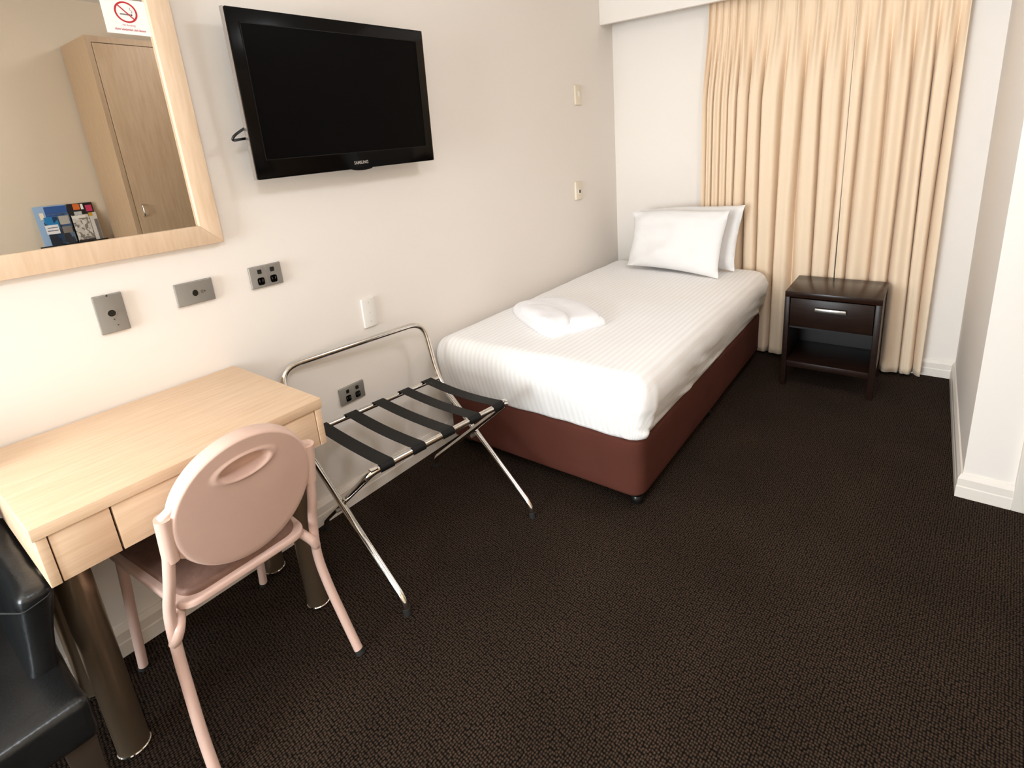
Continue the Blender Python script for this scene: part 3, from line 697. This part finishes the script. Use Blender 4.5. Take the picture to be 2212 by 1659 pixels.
# ------------------------------------------------------------------ wall plates
def plate(name, label, y0, y1, z0, z1, material, th=.011):
    t = thing(name, label, 'wall plate' if 'outlet' not in name else 'power outlet', (0, (y0 + y1) / 2, z0))
    prism('plate', round_rect(y0, y1, z0, z1, .003, 3), lambda a, b, d: Vector((d, a, b)), 0, th, material, t, .0025)
    return t
def dot(t, name, y, z, r, material, th, d=.0012, squash=1.0):
    K = 24; prism(name, [(y + r * math.cos(2 * math.pi * k / K) * squash, z + r * math.sin(2 * math.pi * k / K)) for k in range(K)], lambda a, b, q: Vector((q, a, b)), th - .001, th + d, material, t)
def rect(t, name, y0, y1, z0, z1, material, th, d=.0015, r=.002):
    prism(name, round_rect(y0, y1, z0, z1, r, 3), lambda a, b, q: Vector((q, a, b)), th - .001, th + d, material, t)
p = plate('aerial_socket', 'upright grey metal plate with one round black socket, left of the plates', .4265, .4955, .9835, 1.0945, m_steel)
dot(p, 'socket_ring', .4605, 1.040, .0125, mat('plate_ring', (190, 184, 176), .3, metal=.8), .011, .0008); dot(p, 'socket_hole', .4605, 1.040, .0095, m_black, .011, .0016); dot(p, 'screw', .4625, 1.0215, .0022, m_steel_d, .011); dot(p, 'screw', .4675, 1.003, .0018, m_steel_d, .011); dot(p, 'screw', .4600, 1.0915, .0022, m_black, .011)
p = plate('phone_socket', 'wide grey metal plate with one oval black socket in the centre', .6275, .7365, 1.0065, 1.0785, m_steel)
dot(p, 'socket_ring', .6805, 1.0415, .0125, MATS['plate_ring'], .011, .0008, .85); dot(p, 'socket_hole', .6805, 1.0415, .0100, m_black, .011, .0016, .8); rect(p, 'switch', .697, .7045, 1.036, 1.047, mat('plate_mark', (136, 129, 121), .4, metal=.6), .011, .0008, .001); dot(p, 'screw', .7085, 1.0415, .0022, m_steel_d, .011)
def outlet(label, y0, y1, z0, z1):
    t = plate('power_outlet', label, y0, y1, z0, z1, m_steel); c = (y0 + y1) / 2
    rect(t, 'seam', c - .0008, c + .0008, z0 + .003, z1 - .003, MATS['plate_ring'], .011, .0006, .0004)
    for q in (-1, 1):
        yy = c + q * .0225
        rect(t, 'switch', yy - .0065, yy + .0065, z1 - .027, z1 - .012, m_black, .011, .003)
        rect(t, 'socket', yy - .0115, yy + .0115, z0 + .010, z0 + .036, m_blackgloss, .011, .002, .006)
        for e in (-1, 1):
            prism('pin_slot', [(yy + e * .005 - .0012, z0 + .021), (yy + e * .005 + .0012, z0 + .021), (yy + e * .0065 + .0012, z0 + .030), (yy + e * .0065 - .0012, z0 + .030)], lambda a, b, d: Vector((d, a, b)), .0125, .0134, m_steel_d, t)
    return t
outlet('grey double power outlet on the wall under the television', .8560, .9680, 1.0045, 1.0810)
outlet('grey double power outlet low on the wall behind the luggage rack', 1.1020, 1.2180, .4455, .5185)
p = plate('blank_plate', 'white upright blank wall plate above the luggage rack', 1.2705, 1.3365, .7275, .8515, m_white_pl, .010)
for z in (.833, .790, .752): dot(p, 'screw_cover', 1.3035, z, .003, mat('plate_dimple', (214, 206, 198), .4), .010, .0006)
p = plate('light_switch', 'upper cream switch plate near the far corner', 3.0170, 3.0920, 1.6420, 1.7580, m_cream_pl, .014)
rect(p, 'switch_rocker', 3.046, 3.063, 1.690, 1.722, m_white_pl, .014, .003); dot(p, 'screw', 3.0545, 1.664, .003, mat('cream_dimple', (214, 200, 180), .4), .014)
p = plate('call_button', 'lower cream plate with a black square button near the far corner', 2.9720, 3.0500, 1.0560, 1.1700, m_cream_pl, .014)
rect(p, 'surround', 2.998, 3.024, 1.092, 1.124, m_white_pl, .014, .003); rect(p, 'button', 3.004, 3.018, 1.098, 1.118, m_black, .014, .005)

# ------------------------------------------------------------------ wardrobe seen in the mirror
wa = thing('wardrobe', 'tall maple wardrobe reflected in the mirror', 'wardrobe', (2.64, 1.61, 0))
wx, wy0, wy1, wz = 2.402, 1.31, 1.93, 2.212
box('side_panel', (wx + .02, XS - .02, wy0, wy0 + .018, .0, wz), m_ward, wa)
box('side_panel', (wx + .02, XS - .02, wy1 - .018, wy1, .0, wz), m_ward, wa)
box('top_panel', (wx, XS - .02, wy0, wy1, wz, wz + .018), m_ward, wa)
box('back_panel', (XS - .03, XS - .02, wy0 + .018, wy1 - .018, .0, wz), m_ward, wa)
box('front_stile', (wx, wx + .02, wy0, wy0 + .026, 0, wz), m_ward, wa)
box('front_stile', (wx, wx + .02, wy1 - .026, wy1, 0, wz), m_ward, wa)
box('plinth', (wx + .01, wx + .02, wy0 + .026, wy1 - .026, 0, .08), m_ward, wa)
wdr = box('door', (wx - .002, wx + .016, wy0 + .029, wy1 - .029, .084, wz - .022), m_ward, wa, .001)
box('head_rail', (wx, wx + .02, wy0 + .026, wy1 - .026, wz - .018, wz), m_ward, wa)
tube('handle', catmull([(wx, 1.372, 1.205), (wx - .022, 1.372, 1.195), (wx - .028, 1.372, 1.165), (wx - .022, 1.372, 1.135), (wx, 1.372, 1.125)], 5), .0045, m_chrome, wdr, 10)

# ------------------------------------------------------------------ brochures on a wall rack (mirror reflection)
def print_mat(name, base, dark, accent, sy, sz):
    M = bpy.data.materials.new(name); M.use_nodes = True; nt = M.node_tree; b = nt.nodes['Principled BSDF']; L = nt.links.new
    b.inputs['Roughness'].default_value = .3
    tc = nt.nodes.new('ShaderNodeTexCoord'); mp = nt.nodes.new('ShaderNodeMapping'); mp.inputs['Rotation'].default_value = (0, math.radians(90), 0); mp.inputs['Scale'].default_value = (1, sy, sz); L(tc.outputs['Object'], mp.inputs[0])
    n = nt.nodes.new('ShaderNodeTexVoronoi'); n.distance = 'CHEBYCHEV'; n.inputs['Scale'].default_value = 9; L(mp.outputs[0], n.inputs['Vector'])
    s = nt.nodes.new('ShaderNodeSeparateColor'); L(n.outputs['Color'], s.inputs[0])
    r = nt.nodes.new('ShaderNodeValToRGB'); r.color_ramp.interpolation = 'CONSTANT'; e = r.color_ramp.elements; e[0].position = 0; e[0].color = lin(dark); e[1].position = .42; e[1].color = lin(base); k = e.new(.8); k.color = lin(accent)
    L(s.outputs[0], r.inputs[0]); L(r.outputs[0], b.inputs['Base Color']); return M
hd = thing('brochure_rack', 'small wall rack for brochures reflected at the mirror bottom', 'brochure rack', (XS, 1.07, .93))
box('tray', (XS - .075, XS, .895, 1.26, .925, .935), m_black, hd, .002)
box('front_lip', (XS - .079, XS - .074, .895, 1.26, .925, .985), m_black, hd, .001)
def brochure(label, y0, y1, z0, z1, x, lean, material, blocks):
    fn = lambda a, b, d: Vector((x + d + (b - z0) * lean, a, b))
    t = thing('brochure', label, 'brochure', (x, (y0 + y1) / 2, z0), 0, 'brochures in the rack')
    prism('cover', [(y0, z0), (y1, z0), (y1, z1), (y0, z1)], fn, 0, .004, material, t)
    for (nm, c, u0, u1, v0, v1) in blocks:
        w, h = y1 - y0, z1 - z0
        prism(nm, [(y0 + w * u0, z0 + h * v0), (y0 + w * u1, z0 + h * v0), (y0 + w * u1, z0 + h * v1), (y0 + w * u0, z0 + h * v1)], fn, -.0006, .0002, mat('print_' + '_'.join(map(str, c)), c, .35), t)
    return t
brochure('pale blue brochure with a dark blue banner, left in the rack', .925, 1.095, .937, 1.238, XS - .046, .10, mat('pale_blue_print', (150, 176, 204), .35), [('banner', (44, 84, 146), .32, 1.0, .76, .98), ('emblem', (240, 220, 190), .14, .26, .72, .86), ('stripe', (214, 222, 232), .36, .97, .80, .835), ('photo', (40, 52, 44), .2, .55, .52, .66)])
brochure('black brochure with orange and pink pictures, back right in the rack', 1.100, 1.238, .937, 1.236, XS - .044, .10, mat('black_print', (26, 22, 24), .35), [('picture', (214, 106, 40), .22, .48, .86, .99), ('picture', (238, 232, 228), .52, .62, .86, .98), ('picture', (196, 52, 92), .70, .95, .80, .94), ('picture', (190, 188, 186), .2, .5, .72, .82), ('picture', (90, 78, 52), .2, .9, .52, .62)])
brochure('dark blue brochure with a white headline, front left in the rack', .962, 1.030, .937, 1.165, XS - .056, .10, print_mat('blue_picture_print', (36, 120, 176), (30, 36, 48), (26, 56, 88), 3, 3), [('headline', (226, 224, 226), -.1, .9, .52, .78), ('line', (70, 66, 66), .0, .8, .60, .63), ('line', (70, 66, 66), .05, .85, .69, .71)])
brochure('narrow blue brochure with grey lettering, middle of the rack', 1.036, 1.094, .937, 1.178, XS - .058, .10, print_mat('grey_blue_print', (60, 84, 118), (40, 42, 50), (92, 110, 130), 3, 3), [('headline', (176, 168, 158), .0, .9, .72, .95), ('headline', (128, 118, 112), .05, .9, .48, .66)])
brochure('grey printed brochure with small text, front right in the rack', 1.104, 1.195, .937, 1.160, XS - .060, .10, print_mat('newsprint', (198, 190, 180), (128, 120, 112), (214, 206, 196), 9, 6), [('header', (226, 220, 210), .0, .8, .90, .98), ('footer', (52, 44, 38), .0, 1.0, .02, .26)])
brochure('folded pale leaflet standing at the right end of the rack', 1.198, 1.240, .937, 1.168, XS - .060, .10, mat('pale_leaflet', (206, 198, 190), .4), [('picture', (196, 150, 40), .0, .5, .90, 1.0), ('picture', (110, 104, 100), .5, .95, .1, .8)])
